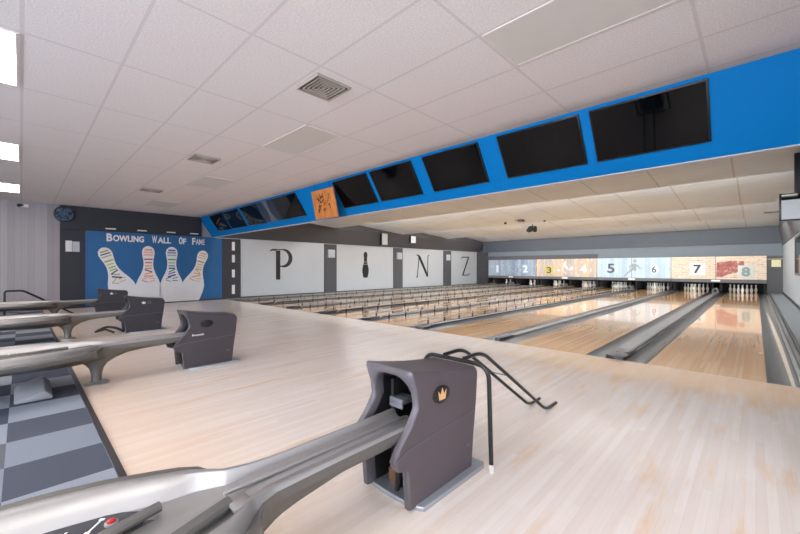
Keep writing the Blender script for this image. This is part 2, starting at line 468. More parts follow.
# ---- ceilings
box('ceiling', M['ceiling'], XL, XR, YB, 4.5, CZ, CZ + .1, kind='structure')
yz = lambda p, q, d: (d, p, q)
LIPS = [(4.98, 10.1), (10.1, 14.6), (14.6, 18.75), (18.75, 23.1)]
cm = MB()
for a, b in LIPS:
    zb = CZ; za = CZ + (b - a) * .083
    cm.prism([(a, za), (b, zb), (b, zb + .06), (a, za + .06)], yz, XL, XR)
    cm.prism([(b - .02, zb), (b + .0, zb), (b + .0, zb + .42), (b - .02, zb + .42)], yz, XL, XR)
cm.build('ceiling_lanes', M['lane_ceiling'], kind='structure')
box('ceiling_deck', M['charcoal'], XL, XR, 4.5, 26.0, 3.55, 3.6, kind='structure')

# slanted blue soffit
sf = MB(); sf.prism([(4.5, CZ), (4.95, 2.34), (5.06, 2.34), (5.06, 3.55), (4.5, 3.55)], yz, XL, XR)
sf.build('trim_2', M['blue_soffit'], kind='structure')
box('soffit_lit_edge', M['pale_trim'], XL, XR, 4.965, 5.06, 2.328, 2.34, kind='structure')  # pale strip paints the lit underside of the soffit
SV = Vector((0, .45, -.69)).normalized(); SN = Vector((0, -.69, -.45)).normalized()
def sof(x, v, n): return Vector((x, 4.5, CZ)) + SV * v + SN * n
def soffit_box(mb, x0, x1, v0, v1, n0, n1):
    mb.loft([[sof(x0, v0, n), sof(x1, v0, n), sof(x1, v1, n), sof(x0, v1, n)] for n in (n0, n1)])
TVS = [(-1.37, -.32, 'largest black television, rightmost on the slanted blue soffit'),
       (-2.54, -1.48, 'black television second from the right on the blue soffit'),
       (-3.88, -2.84, 'black television third from the right on the blue soffit'),
       (-5.17, -4.13, 'black television fourth from the right, close beside another on the blue soffit'),
       (-6.34, -5.28, 'black television directly right of the orange wooden plaque on the soffit'),
       (-8.98, -7.86, 'black television directly left of the orange wooden plaque on the soffit'),
       (-11.02, -9.98, 'small looking dark television third from the left end of the blue soffit'),
       (-12.32, -11.22, 'dark television second from the left end of the blue soffit'),
       (-13.55, -12.42, 'leftmost dark television at the far left end of the blue soffit')]
for x0, x1, lb in TVS:
    t = empty('television', sof((x0 + x1) / 2, .62, 0), lb, 'television', 'televisions along the blue soffit')
    b = MB(); soffit_box(b, x0, x1, .035, .645, .0, .03); b.build('television_case', M['tv_frame'], t, .004)
    b = MB(); soffit_box(b, x0 + .018, x1 - .018, .052, .625, .0302, .0325); b.build('screen', M['tv_screen'], t)
# dark rectangle with pale hourglass shape between televisions
t = empty('soffit_rectangle', sof(-9.45, .62, 0), 'dark navy rectangle with a pale hourglass shape, between televisions on the blue soffit', 'rectangle')
b = MB(); soffit_box(b, -9.92, -9.03, .035, .645, .0, .02); b.build('rectangle_board', mat('navy_rectangle', (16, 34, 56), .3), t)
hg = [(-.14, 0), (-.07, .2), (-.055, .33), (-.10, .45), (-.2, .6), (.2, .6), (.10, .45), (.055, .33), (.07, .2), (.14, 0)]
b = MB(); b.loft([[sof(-9.47 + p, .04 + q, n) for p, q in hg] for n in (.0205, .023)]); b.build('hourglass_shape', M['mech_grey'], t)
# wooden plaque
t = empty('wooden_sign', (-6.69, 4.64, 2.28), 'orange wooden plaque with black marks hanging in front of the blue soffit', 'plaque')
def wsg(x, v, n):                                      # v runs down the board
    return (x, 4.51 + .13 * v / .62 - n, 2.885 - .605 * v / .62)
b = MB(); b.loft([[wsg(-7.10, 0, n), wsg(-6.28, 0, n), wsg(-6.28, .62, n), wsg(-7.10, .62, n)] for n in (0, .03)]); b.build('plank', M['wood_sign'], t, .006)
b = MB()
for k in range(30):
    x = -6.92 + random.random() * .46; v = .12 + random.random() * .36; a = random.random() * 3
    l = .02 + random.random() * .05; wd_ = .005 + random.random() * .01
    dx, dv = math.cos(a) * l, math.sin(a) * l; nx, nv = -math.sin(a) * wd_, math.cos(a) * wd_
    b.loft([[wsg(x - dx - nx, v - dv - nv, n), wsg(x + dx - nx, v + dv - nv, n), wsg(x + dx + nx, v + dv + nv, n), wsg(x - dx + nx, v - dv + nv, n)] for n in (.0302, .032)])
b.build('burnt_marks', M['black_letter'], t)
for x in (-6.95, -6.43): MB().tube([(x, 4.495, 2.88), (x, 4.48, 3.03)], .004, 6).build('hanging_wire', M['mech'], t)

# ---- ceiling lights, unlit panels and vents
def ceiling_panel(name, xc, y0, y1, m, label, group, w=1.21):
    t = empty(name, (xc, (y0 + y1) / 2, CZ), label, 'ceiling light', group)
    x0, x1 = xc - w / 2, xc + w / 2
    b = MB()
    b.box(x0, x1, y0, y0 + .018, CZ - .008, CZ); b.box(x0, x1, y1 - .018, y1, CZ - .008, CZ)
    b.box(x0, x0 + .018, y0 + .018, y1 - .018, CZ - .008, CZ); b.box(x1 - .018, x1, y0 + .018, y1 - .018, CZ - .008, CZ)
    b.build('frame', M['frame_white'], t)
    MB().box(x0 + .018, x1 - .018, y0 + .018, y1 - .018, CZ - .005, CZ - .001).build('diffuser', m, t)
    return t
cols = [-.94, -4.72, -8.45, -12.24]
nm = ['above the viewer, nearest the right wall', 'nearest of the lit row at upper left', 'middle of the lit row at upper left', 'farthest of the lit row at upper left']
for xc, s in zip(cols, nm):
    ceiling_panel('ceiling_light', xc, -.61, -.015, M['diff_on'], 'bright lit rectangular ceiling light, ' + s, 'lit ceiling lights')
for yy, s in ((-3.75, 'second'), (-6.88, 'third')):
    for xc, q in zip(cols, ('by the right wall', 'right of centre', 'left of centre', 'by the left wall')):
        ceiling_panel('ceiling_light', xc, yy, yy + .595, M['diff_on'], 'lit ceiling light of the %s row behind the viewer, %s' % (s, q), 'lit ceiling lights')
for xc, s in zip(cols, ('largest grey unlit ceiling panel at the top right above the televisions', 'grey unlit ceiling panel just beyond the big square vent',
                        'grey unlit ceiling panel third from the right, past the second vent', 'farthest grey unlit ceiling panel near the left wall')):
    ceiling_panel('ceiling_light', xc, 2.52, 3.115, M['diff_off'], s, 'unlit ceiling lights')
for xc, s in zip((-3.14, -6.64, -10.2), ('nearest and largest square louvred vent in the white ceiling', 'middle louvred ceiling vent, between the unlit panels',
                                         'farthest small louvred ceiling vent')):
    t = empty('ceiling_vent', (xc, 2.13, CZ), s, 'vent', 'ceiling vents')
    h = .20
    MB().box(xc - h, xc + h, 2.13 - h, 2.13 + h, CZ - .004, CZ - .001).build('backing', M['vent_dark'], t)
    b = MB()
    for q, w in ((h, .016), (.155, .012), (.12, .012), (.085, .012), (.05, .012), (.018, .012)):
        for (x0, x1, y0, y1) in ((-q, q, -q, -q + w), (-q, q, q - w, q), (-q, -q + w, -q + w, q - w), (q - w, q, -q + w, q - w)):
            b.box(xc + x0, xc + x1, 2.13 + y0, 2.13 + y1, CZ - .02 + (h - q) * .04, CZ - .004)
    b.build('louvre', M['vent_blade'], t)
# tubes hidden behind the stepped lane ceiling
for k, y in enumerate((10.1, 14.6, 18.75)):
    t = empty('lane_light', (-6.8, y + .12, CZ + .1), 'fluorescent strip behind ceiling step %s of the lane ceiling' % ('one', 'two', 'three')[k], 'strip light', 'strip lights of the lane ceiling')
    MB().box(-14.0, .7, y + .07, y + .13, CZ + .07, CZ + .12).build('batten', M['frame_white'], t)
    MB().tube([(-13.1, y + .1, CZ + .048), (.5, y + .1, CZ + .048)], .018, 8).build('tube', M['tube_on'], t)

t = empty('lane_light', (-6.8, 5.2, 2.9), 'added unseen light strip behind the blue soffit over the foul line', 'strip light', 'strip lights of the lane ceiling')  # unseen strip added to brighten the first lane ceiling panel
MB().box(-14.0, .7, 5.062, 5.12, 2.88, 2.95).build('batten', M['frame_white'], t)
MB().tube([(-13.9, 5.15, 2.915), (.7, 5.15, 2.915)], .018, 8).build('tube', M['soffit_fill'], t)
# ---- left wall dressing
XW = XL + .02
w = onwall(XL)
MB().box(XL, XL + .1, .78, 4.56, 2.33, CZ).build('wall_left_header', M['navy'], kind='structure')
MB().box(XL, XL + .05, .78, 1.34, 0, 2.33).build('wall_left_pillar', M['navy'], kind='structure')
fp = tag(MB().box(XL, XL + .03, 1.34, 5.30, .06, 2.33).build('wall_panel', M['blue_wall']), 'blue wall panel behind the four white pin cutouts and lettering', 'wall panel')
sign = empty('wall_sign', (XL + .03, 3.25, 2.02), 'white block lettering across the top of the blue wall panel', 'sign')
def word(wd, y0, y1, z0, z1):
    n = len(wd); big = (y1 - y0) / (n + .25) * 1.25
    text_mb(wd[0], WX, (XL + .04, y0 + big * .47, (z0 + z1) / 2 + .015), big * .86, z1 - z0 + .03, .02, .03).build('initial', M['white_print'], sign, smooth=False)
    text_mb(wd[1:], WX, (XL + .04, (y0 + big + y1) / 2, (z0 + z1) / 2 - .0), y1 - y0 - big, (z1 - z0) * .93, .02, .012 if wd == 'FAME' else .03).build('word', M['white_print'], sign, smooth=False)
word('BOWLING', 1.84, 2.82, 2.03, 2.245); word('WALL', 3.04, 3.60, 2.03, 2.245); word('OF', 3.84, 4.07, 2.03, 2.245); word('FAME', 4.26, 4.68, 2.03, 2.245)
PINP = [(-.25, .30), (0, .33), (.08, .345), (.2, .36), (.3, .35), (.4, .29), (.5, .205), (.58, .155), (.66, .132), (.74, .138), (.82, .165), (.89, .18), (.95, .15), (.985, .08), (1, .0)]
def pin_outline(base, top, wid=1.0, flat=True):
    a = Vector(base); b = Vector(top); d = b - a; nn = Vector((d.y, -d.x)).normalized()
    Rr = [tuple(a + d * t + nn * hw * wid) for t, hw in PINP]; L = [tuple(a + d * t - nn * hw * wid) for t, hw in PINP[:-1]]
    return [(px, max(.035, pz)) for px, pz in Rr + L[::-1]]
cut = [((2.42, .12), (1.74, 1.83), .045, 'leftmost white pin cutout, tilted left with yellow and green name strips', ['#b7a23a', '#3d3f78', '#b9a94c', '#b7a23a', '#c9c24a', '#7fae3a', '#a6c04a', '#343a70']),
       ((4.17, .12), (4.67, 1.83), .045, 'rightmost white pin cutout, tilted right with gold name strips', ['#d9a64a', '#d7b060', '#e0b65a', '#c98a50', '#d9a64a', '#dcae58', '#d7a950', '#d9b35a']),
       ((2.94, .07), (2.94, 1.93), .062, 'upright white pin cutout with orange and red name strips', ['#e8905a', '#ea9a66', '#e8905a', '#b84a44', '#b84a44', '#d98a58', '#e88a50', '#3a3d6a']),
       ((3.62, .07), (3.62, 1.93), .062, 'upright white pin cutout with purple and green name strips', ['#5a4a8a', '#4a4a90', '#9aa39a', '#6a9a4a', '#7ab04a', '#44569a', '#3a4a90', '#2f9a55'])]
for base, top, dp, lb, colr in cut:
    t = empty('pin_cutout', (XL + .03, base[0], .07), lb, 'wall decoration', 'white pin cutouts on the blue wall')
    MB().prism(pin_outline(base, top), w, dp - .013, dp).build('cutout_board', M['white_cut'], t, smooth=False)
    a = Vector(base); d = Vector(top) - a; u = d.normalized(); nn = Vector((u.y, -u.x))
    pos = [.93, .885, .84, .76, .70, .645, .60, .555, .51, .46]
    for k, q in enumerate(pos):
        c = colr[k % len(colr)]
        if c not in M: M[c] = mat('name_strip_' + c[1:], c, .6, vary=0)
        hw = [h for (t0, h) in PINP if t0 >= q][0] * .72
        ctr = a + d * q; hh = .018 if k % 3 else .024
        if q < .56:
            ang = random.uniform(-.5, .5)
            hw = min(hw, .13)
        else: ang = 0
        e1 = nn * math.cos(ang) + u * math.sin(ang); e2 = u * math.cos(ang) - nn * math.sin(ang)
        poly = [tuple(ctr + e1 * sx * hw + e2 * sy * hh) for sx, sy in ((-1, -1), (1, -1), (1, 1), (-1, 1))]
        MB().prism(poly, w, dp, dp + .004).build('name_strip', M[c], t, smooth=False)
    for k in range(4):
        c = colr[(k * 3 + 5) % len(colr)]
        if c not in M: M[c] = mat('name_strip_' + c[1:], c, .6, vary=0)
        ctr = a + d * (.42 - .05 * (k // 2)) + nn * (.1 if k % 2 else -.1)
        ang = random.uniform(-.6, .6); e1 = nn * math.cos(ang) + u * math.sin(ang); e2 = u * math.cos(ang) - nn * math.sin(ang)
        poly = [tuple(ctr + e1 * sx * .085 + e2 * sy * .012) for sx, sy in ((-1, -1), (1, -1), (1, 1), (-1, 1))]
        MB().prism(poly, w, dp, dp + .004).build('name_strip', M[c], t, smooth=False)
for k, y in enumerate((1.93, 2.74, 3.57, 4.29)):
    lb = 'small white lamp above the blue wall panel, over %s' % ('the first letters of the sign', 'the gap after the first word', 'the second word', 'the last word')[k]
    t = empty('picture_light', (XL + .1, y, 2.42), lb, 'wall lamp', 'small lamps above the blue panel')
    MB().box(XL + .1, XL + .16, y - .015, y + .015, 2.415, 2.435).build('bracket', M['metal_pale'], t)
    MB().box(XL + .15, XL + .21, y - .13, y + .13, 2.395, 2.43).build('lamp_head', M['white_print'], t, .008)
# pillar notices, clock, camera
t = empty('notice_sign', (XL + .05, 1.0, 1.7), 'white paper notice on the dark pillar under the round clock, left sheet', 'notice')
MB().box(XL + .05, XL + .056, .90, 1.04, 1.68, 2.0).build('sheet', M['paper'], t)
tag(MB().box(XL + .05, XL + .058, 1.05, 1.21, 1.68, 1.98).build('notice_sign', mat('grey_printed_paper', (182, 182, 188), .8, vary=.3, vscale=60)), 'greyer paper notice on the dark pillar, right sheet of the pair', 'notice')
t = empty('wall_clock', (XL + .1, .87, 2.5), 'round dark blue clock high on the corner of the dark header', 'clock')
def disc(xa, xb, r, y=.87, z=2.765, seg=28): return MB().loft([[(x, y + r * math.cos(2 * math.pi * k / seg), z + r * math.sin(2 * math.pi * k / seg)) for k in range(seg)] for x in (xa, xb)])
disc(XL + .0, XL + .15, .235).build('clock_case', M['tv_frame'], t, .01)
disc(XL + .151, XL + .156, .205).build('clock_face', M['clock'], t)
b = MB(); b.box(XL + .157, XL + .161, .867, .876, 2.765, 2.88); b.box(XL + .157, XL + .161, .87, .95, 2.760, 2.769); b.build('clock_hands', M['mech_grey'], t)
t = empty('security_camera', (XL, -.03, 2.93), 'tiny dark security camera on the grey wall below the ceiling at far left', 'camera')
MB().box(XL, XL + .03, -.02, .14, 2.88, 2.97).build('mounting_plate', M['white_print'], t, .01)
MB().tube([(XL + .03, .02, 2.925), (XL + .1, .0, 2.925), (XL + .18, -.05, 2.9)], [.03, .04, .045], 10).build('camera_body', M['tv_frame'], t)

# PINZ boards and pillars
MB().box(XL, XL + .05, 5.30, 5.98, 0, 2.33).build('wall_left_pillar', M['charcoal_dark'], kind='structure')
for k, (z, z2) in enumerate(((.19, .54), (.83, 1.13), (1.41, 1.70), (1.87, 2.2))):
    tag(MB().box(XL + .05, XL + .06, 5.65, 5.76, z, z2).build('wall_dash', M['white_print'], bevel=.003),
        'white upright dash on the dark pillar left of the letter P, %s' % ('lowest of four', 'second from bottom', 'third from bottom', 'topmost of four')[k], 'wall decoration', 'white dashes on the pillar')
for a, bq in ((9.89, 10.57), (14.45, 15.18), (19.02, 19.83), (23.57, 23.9)):
    MB().box(XL, XL + .06, a, bq, 0, 2.33).build('wall_left_pillar', M['charcoal'], kind='structure')
BOARDS = [(5.98, 9.89, 'P', 'large white wall board with a black letter P'), (10.57, 14.45, 'pin', 'white wall board with a black bowling pin silhouette'),
          (15.18, 19.02, 'N', 'white wall board with a thin black letter N'), (19.83, 23.57, 'Z', 'farthest white wall board with a black letter Z')]
for y0, y1, ch, lb in BOARDS:
    t = empty('wall_board', (XL, (y0 + y1) / 2, .06), lb, 'wall board', 'white boards along the left wall')
    MB().box(XL + .0, XL + .03, y0 + .02, y1 - .02, .07, 2.32).build('board', M['white_board'], t)
    b = MB(); W0, W1 = .0302, .045
    if ch == 'P':
        b.prism([(7.47, .70), (7.66, .70), (7.66, 1.93), (7.47, 1.93)], w, W0, W1)
        add_stroke(b, [(7.18, 1.90), (7.3, 1.955), (7.5, 1.96)], [.02, .07, .08], w, W0, W1)
        c = arc(7.78, 1.62, .36, 100, -115, 18)
        add_stroke(b, [(7.52, 1.975)] + c, [.04] + [.04 + .14 * math.sin(math.pi * i / 18) ** 1.2 for i in range(19)], w, W0, W1)
    elif ch == 'N':
        b2 = 16.55
        add_stroke(b, [(16.42, .62), (16.48, .75), (16.62, 1.9)], [.1, .05, .05], w, W0, W1)
        add_stroke(b, [(16.36, 1.955), (16.52, 1.97), (16.66, 1.85), (17.42, .68)], [.03, .07, .17, .17], w, W0, W1)
        add_stroke(b, [(17.42, .66), (17.45, 1.9), (17.56, 1.99)], [.05, .05, .06], w, W0, W1)
    elif ch == 'Z':
        add_stroke(b, [(21.05, 1.80), (21.12, 1.93), (21.95, 1.95)], [.05, .07, .06], w, W0, W1)
        add_stroke(b, [(21.93, 1.95), (21.2, .69)], [.13, .13], w, W0, W1)
        add_stroke(b, [(21.12, .69), (21.9, .69), (22.02, .82)], [.06, .07, .05], w, W0, W1)
    else:
        sc = [(0, .13), (.1, .17), (.22, .21), (.34, .21), (.45, .17), (.55, .12), (.66, .095), (.76, .10), (.86, .125), (.93, .115), (.98, .07), (1, .01)]
        pts = [(12.41 + hw, .69 + q * 1.34) for q, hw in sc] + [(12.41 - hw, .69 + q * 1.34) for q, hw in sc[::-1]]
        b.prism(pts, w, W0, W1)
        for zz in (1.36, 1.48): MB().box(XL + .0451, XL + .048, 12.29, 12.53, zz, zz + .05).build('white_band', M['grey_edge'], t)
    b.build('letter' if ch != 'pin' else 'pin_silhouette', M['black_letter'], t, smooth=False)
for k, (y, q) in enumerate(((10.24, 'between the P and the pin silhouette'), (14.86, 'between the pin silhouette and the N'), (19.45, 'between the N and the Z'))):
    tag(MB().box(XL + .06, XL + .14, y - .19, y + .19, 1.68, 2.06).build('wall_box', M['box_grey'], bevel=.012), 'square grey wall box on the dark pillar ' + q, 'wall box', 'boxes on the dark pillars')
# dark sloped cornice above the boards
MB().prism([(XL, 2.33), (XL + .07, 2.33), (XL + .6, 2.98), (XL + .6, 3.5), (XL, 3.5)], lambda p, q, d: (p, d, q), 5.06, 23.3).build('trim_4', M['charcoal'], kind='structure')
box('trim_5', M['pale_trim'], XL, XL + .09, 5.06, 23.6, 2.315, 2.335, kind='structure')
for y, q, z0, z1 in ((12.98, 'nearer', 2.38, 3.0), (15.2, 'farther', 2.58, 3.0)):
    t = empty('wall_speaker', (XL + .5, y, z0), '%s small pale speaker on the dark cornice above the white boards' % q, 'speaker', 'speakers on the left cornice')
    MB().box(XL + .58, XL + .68, y - .06, y + .38, z0, z1).build('speaker_case', M['tv_frame'], t, .015)
    MB().box(XL + .681, XL + .70, y + .0, y + .38, z0 + .02, z1 - .02).build('speaker_face', M['speaker_white'], t, .008)
    MB().box(XL + .30, XL + .58, y + .12, y + .2, z0 + .3, z0 + .36).build('bracket', M['tv_frame'], t)

# ---- far end
box('trim_6', M['charcoal_dark'], XL, -13.62, YM - .04, YM + .3, -.12, 2.34, kind='structure')
box('wall_far_upper', M['band_light'], -13.6, XR, YM + .02, YM + .1, 1.72, 2.4, kind='structure')
fas = MB(); fas.prism([(YM - .05, 2.28), (YM + .06, 2.28), (YM + .06, 3.05), (YM - .05, 3.05)], yz, -14.0, XR)
fas.build('trim_7', M['band_dark'], kind='structure')
box('trim_8', M['charcoal'], -13.6, -6.50, YM - .06, YM + .02, 1.74, 1.99, kind='structure')
box('wall_far_column', M['charcoal'], .36, XR, YM, YM + .1, -.1, 1.73, kind='structure')
tag(MB().box(.50, .79, YM - .012, YM, 1.24, 1.55).build('notice_sign', M['sign_yellow']), 'pale yellow notice on the dark column at the right end of the lanes', 'sign')
tag(MB().tube([(.37, YM - .03, 1.585), (.84, YM - .03, 1.59)], .018).build('brass_rail', mat('brass_rod', (206, 190, 130), .4)), 'thin brass rail across the dark column above the yellow notice', 'rail')
XD = [-13.57, -10.09, -6.54, -3.09, .36]
MK = [('mask_steel', 'blue-grey wood panel bearing the numbers 1 and 2 above the far pins'), ('mask_orange', 'orange wood panel bearing the numbers 3 and 4 above the far pins'),
      ('mask_pale', 'pale blue panel with a grey figure and numbers 5 and 6 above the pins'), ('mask_brick', 'cream brick panel bearing the numbers 7 and 8 above the pins')]
fm = onmask(YM)
def numtext(t, s, x, z, w_, h_, m, bold=.02): text_mb(s, WY, (x, YM - .06, z), w_, h_, .012, bold).build('number', M[m] if isinstance(m, str) else m, t, smooth=False)
def plate(t, x, z, hw, hh, m, bev=.02): MB().box(x - hw, x + hw, YM - .052, YM - .03, z - hh, z + hh).build('number_plate', m, t, bev)
m_n1 = mat('pale_number', (226, 232, 236), .5); m_n5 = mat('slate_number', (76, 86, 98), .5); m_yel = mat('olive_yellow_plate', (206, 190, 80), .5)
m_n7 = mat('dark_number', (58, 66, 72), .5); m_grn = mat('greenish_number', (206, 212, 206), .5); m_brownplate = mat('tan_plate', (150, 130, 104), .6)
for i, (mk, lb) in enumerate(MK):
    x0, x1 = XD[i] + .01, XD[i + 1] - .01
    t = empty('masking_panel', ((x0 + x1) / 2, YM, .66), lb, 'masking panel', 'numbered panels above the pins')
    MB().box(x0, x1, YM - .03, YM + .01, .66, 1.735).build('panel_board', M[mk], t)
    MB().box(x0, x1, YM - .07, YM + .01, .50, .66).build('lower_beam', M['beam'], t, .006)
    MB().box((x0 + x1) / 2 - .012, (x0 + x1) / 2 + .012, YM - .034, YM - .028, .66, 1.735).build('seam_strip', M['grey_edge'], t)
    for lx in (x0 + .005, x1 - .045): MB().box(lx, lx + .04, YM - .05, YM + .01, .062, .50).build('leg', M['dark_pit'], t)
    xm = (x0 + x1) / 2
    MB().box(xm - .16, xm + .16, YM - .078, YM - .0702, .55, .63).build('maker_label', M['white_print'], t)
    cxA, cxB = x0 + .72, x1 - .72
    if i == 0:
        numtext(t, '1', cxA, 1.13, .17, .5, m_n1, 0); plate(t, cxB, 1.13, .26, .3, mat('blue_plate', (150, 170, 190), .5)); numtext(t, '2', cxB, 1.13, .32, .46, m_n1)
    elif i == 1:
        plate(t, cxA + .1, 1.05, .24, .26, m_yel); numtext(t, '3', cxA + .1, 1.05, .27, .38, m_n7); numtext(t, '4', cxB + .02, 1.13, .36, .5, m_n1, .04)
        b = MB()
        for q_ in range(16):
            px_, pz_ = (xm + random.uniform(-.07, .07), random.uniform(.75, 1.6)) if q_ % 2 else (xm + random.uniform(-.5, .45), random.uniform(1.05, 1.22))
            a_, c_ = random.uniform(.03, .09), random.uniform(.03, .08); dq = .001 * q_ / 16
            b.prism([(px_ - a_, pz_ - c_ * .6), (px_ + a_ * .7, pz_ - c_), (px_ + a_, pz_ + c_ * .5), (px_ - a_ * .5, pz_ + c_)], fm, .0302, .032 + dq)
        b.build('white_smear', m_n1, t, smooth=False)
    elif i == 2:
        numtext(t, '5', cxA, 1.17, .36, .52, m_n5, .02)
        b = MB(); n_ = 24; b.loft([[(cxB + .17 * math.cos(2 * math.pi * k / n_) + .02, y, 1.12 + .26 * math.sin(2 * math.pi * k / n_)) for k in range(n_)] for y in (YM - .03, YM - .05)])
        b.build('number_plate', m_n1, t); numtext(t, '6', cxB + .02, 1.12, .2, .36, m_n5, .02)
        b = MB(); fx = xm + .1
        add_stroke(b, [(fx - .45, .72), (fx - .3, .92), (fx - .05, 1.12), (fx + .05, 1.3)], [.04, .07, .11, .16], fm, .031, 0.0408)
        add_stroke(b, [(fx + .08, 1.02), (fx + .02, 1.2), (fx + .02, 1.42)], [.05, .2, .2], fm, .031, 0.0416)
        add_stroke(b, [(fx - .02, 1.4), (fx + .2, 1.3), (fx + .3, 1.12)], [.09, .07, .04], fm, .031, 0.0424)
        add_stroke(b, [(fx - .05, 1.4), (fx - .2, 1.25), (fx - .15, 1.1)], [.09, .06, .04], fm, .031, 0.0432)
        b.prism(arc(fx + .05, 1.57, .085, 0, 340, 14), fm, .031, 0.0440)
        b.build('figure_silhouette', mat('grey_figure', (146, 158, 166), .6), t, smooth=False)
    else:
        plate(t, cxA + .32, 1.14, .3, .3, m_n1, .02); numtext(t, '7', cxA + .32, 1.14, .3, .42, m_n7, .03)
        MB().prism([(xm + .02, .78), (xm + .04, 1.45), (xm + .5, 1.52), (xm + .98, 1.5), (xm + 1.0, 1.15), (xm + .72, .98), (xm + .38, .86), (xm + .2, .76)], fm, .031, .035).build('painted_patch', M['red_patch'], t, smooth=False)
        plate(t, cxB + .05, 1.02, .27, .29, m_grn, .02); numtext(t, '8', cxB + .05, 1.02, .3, .44, mat('grey_green_number', (138, 152, 146), .5), .05)

# ---- lanes
def lane_x(n):                                        # right edge of lane n (1..8)
    k = (8 - n) // 2
    return (.085 if n % 2 == 0 else -1.695) - PITCH * k
LW, GW = 1.066, .235
Y1 = 24.75
def gutter_mb(xa, xb):
    n = 8; top = []
    for i in range(n + 1):
        t = i / n; top.append((xa + (xb - xa) * t, -.005 - .06 * math.sin(math.pi * t) ** .7))
    poly = top + [(xb, -.11), (xa, -.11)]
    return MB().prism(poly, lambda p, q, d: (p, d, q), FOUL, Y1)
proto = None
x8 = lane_x(8)
L = empty('bowling_lane', (x8 - LW / 2, FOUL, 0), 'maple lane', 'bowling lane', 'bowling lanes')
MB().box(x8 - LW, x8, FOUL, Y1, -.1, 0).build('lane_bed', M['lane'], L)
gutter_mb(x8, x8 + GW).build('gutter', M['gutter'], L); gutter_mb(x8 - LW - GW, x8 - LW).build('gutter', M['gutter'], L)
LL = {8: 'glossy maple lane under the number 8, against the right wall', 7: 'glossy maple lane under the number 7, left of the wide divider',
      6: 'glossy maple lane under the number 6', 5: 'maple lane under the number 5, first one with bumper rails up', 4: 'maple lane with bumper rails under the number 4',
      3: 'maple lane with bumper rails under the number 3', 2: 'maple lane with bumper rails under the number 2', 1: 'maple lane with bumper rails nearest the left wall, under the number 1'}
for n in range(8, 0, -1):
    c = L if n == 8 else copy_tree(L)
    c.location = (lane_x(n) - LW / 2, FOUL, 0); c['label'] = LL[n]

# dividers between lanes
def wide_divider(xc, lb):
    hw = .122
    t = empty('lane_divider', (xc, FOUL, 0), lb, 'lane divider', 'dividers between lanes')
    MB().box(xc - hw, xc + hw, FOUL + .28, 23.4, -.1, .03).build('capping', M['cap'], t, .008)
    b = MB()
    b.box(xc + hw - .05, xc + hw - .01, FOUL + .28, 23.4, .03, .055)
    b.build('capping_ridge', M['cap_edge'], t, .008)
    n = [(xc - hw + .02, FOUL + .03), (xc, FOUL + .0), (xc + hw - .02, FOUL + .03), (xc + hw, FOUL + .08), (xc + hw, FOUL + .62), (xc - hw, FOUL + .62), (xc - hw, FOUL + .08)]
    MB().prism(n, lambda p, q, d: (p, q, d), -.1, .042).build('nose', M['cap_dark'], t, .012)
    for sx in (-.05, .04):
        MB().box(xc + sx, xc + sx + .02, FOUL + .3, FOUL + .36, .042, .046).build('slot', M['cap_edge'], t)
    b = MB(); b.prism(arc(0, .0, .11, 0, 180, 12) + [(-.11, -.12), (.11, -.12)], lambda p, q, d: (xc + p, d, .15 + q), 22.2, 22.9); b.build('return_box', M['cap'], t)
    disc2 = MB().loft([[(xc + .07 * math.cos(2 * math.pi * k / 16), y, .15 + .07 * math.sin(2 * math.pi * k / 16)) for k in range(16)] for y in (22.19, 22.21)]); disc2.build('return_opening', M['dark_pit'], t)
    return t
def narrow_divider(xc, lb):
    hw = .062
    t = empty('lane_divider', (xc, FOUL, 0), lb, 'lane divider', 'dividers between lanes')
    MB().box(xc - hw, xc + hw, FOUL + .2, Y1, -.1, .035).build('capping', M['cap'], t, .01)
    n = [(xc - hw + .01, FOUL + .03), (xc, FOUL), (xc + hw - .01, FOUL + .03), (xc + hw, FOUL + .09), (xc + hw, FOUL + .5), (xc - hw, FOUL + .5), (xc - hw, FOUL + .09)]
    MB().prism(n, lambda p, q, d: (p, q, d), -.1, .05).build('nose', M['cap_dark'], t, .01)
    return t
xa = (lane_x(8) - LW - GW + lane_x(7) + GW) / 2; xb = (lane_x(7) - LW - GW + lane_x(6) + GW) / 2
wd = wide_divider(xa, 'wide grey divider with dark nose between the lanes under 7 and 8')
nd = narrow_divider(xb, 'narrow dark divider between the lanes under 6 and 7')
for k in (1, 2, 3):
    c = copy_tree(wd); c.location.x = xa - PITCH * k; c['label'] = 'wide grey divider with dark nose between the lanes under %d and %d' % (7 - 2 * k, 8 - 2 * k)
for k in (1, 2):
    c = copy_tree(nd); c.location.x = xb - PITCH * k; c['label'] = 'narrow dark divider between the lanes under %d and %d' % (6 - 2 * k, 7 - 2 * k)
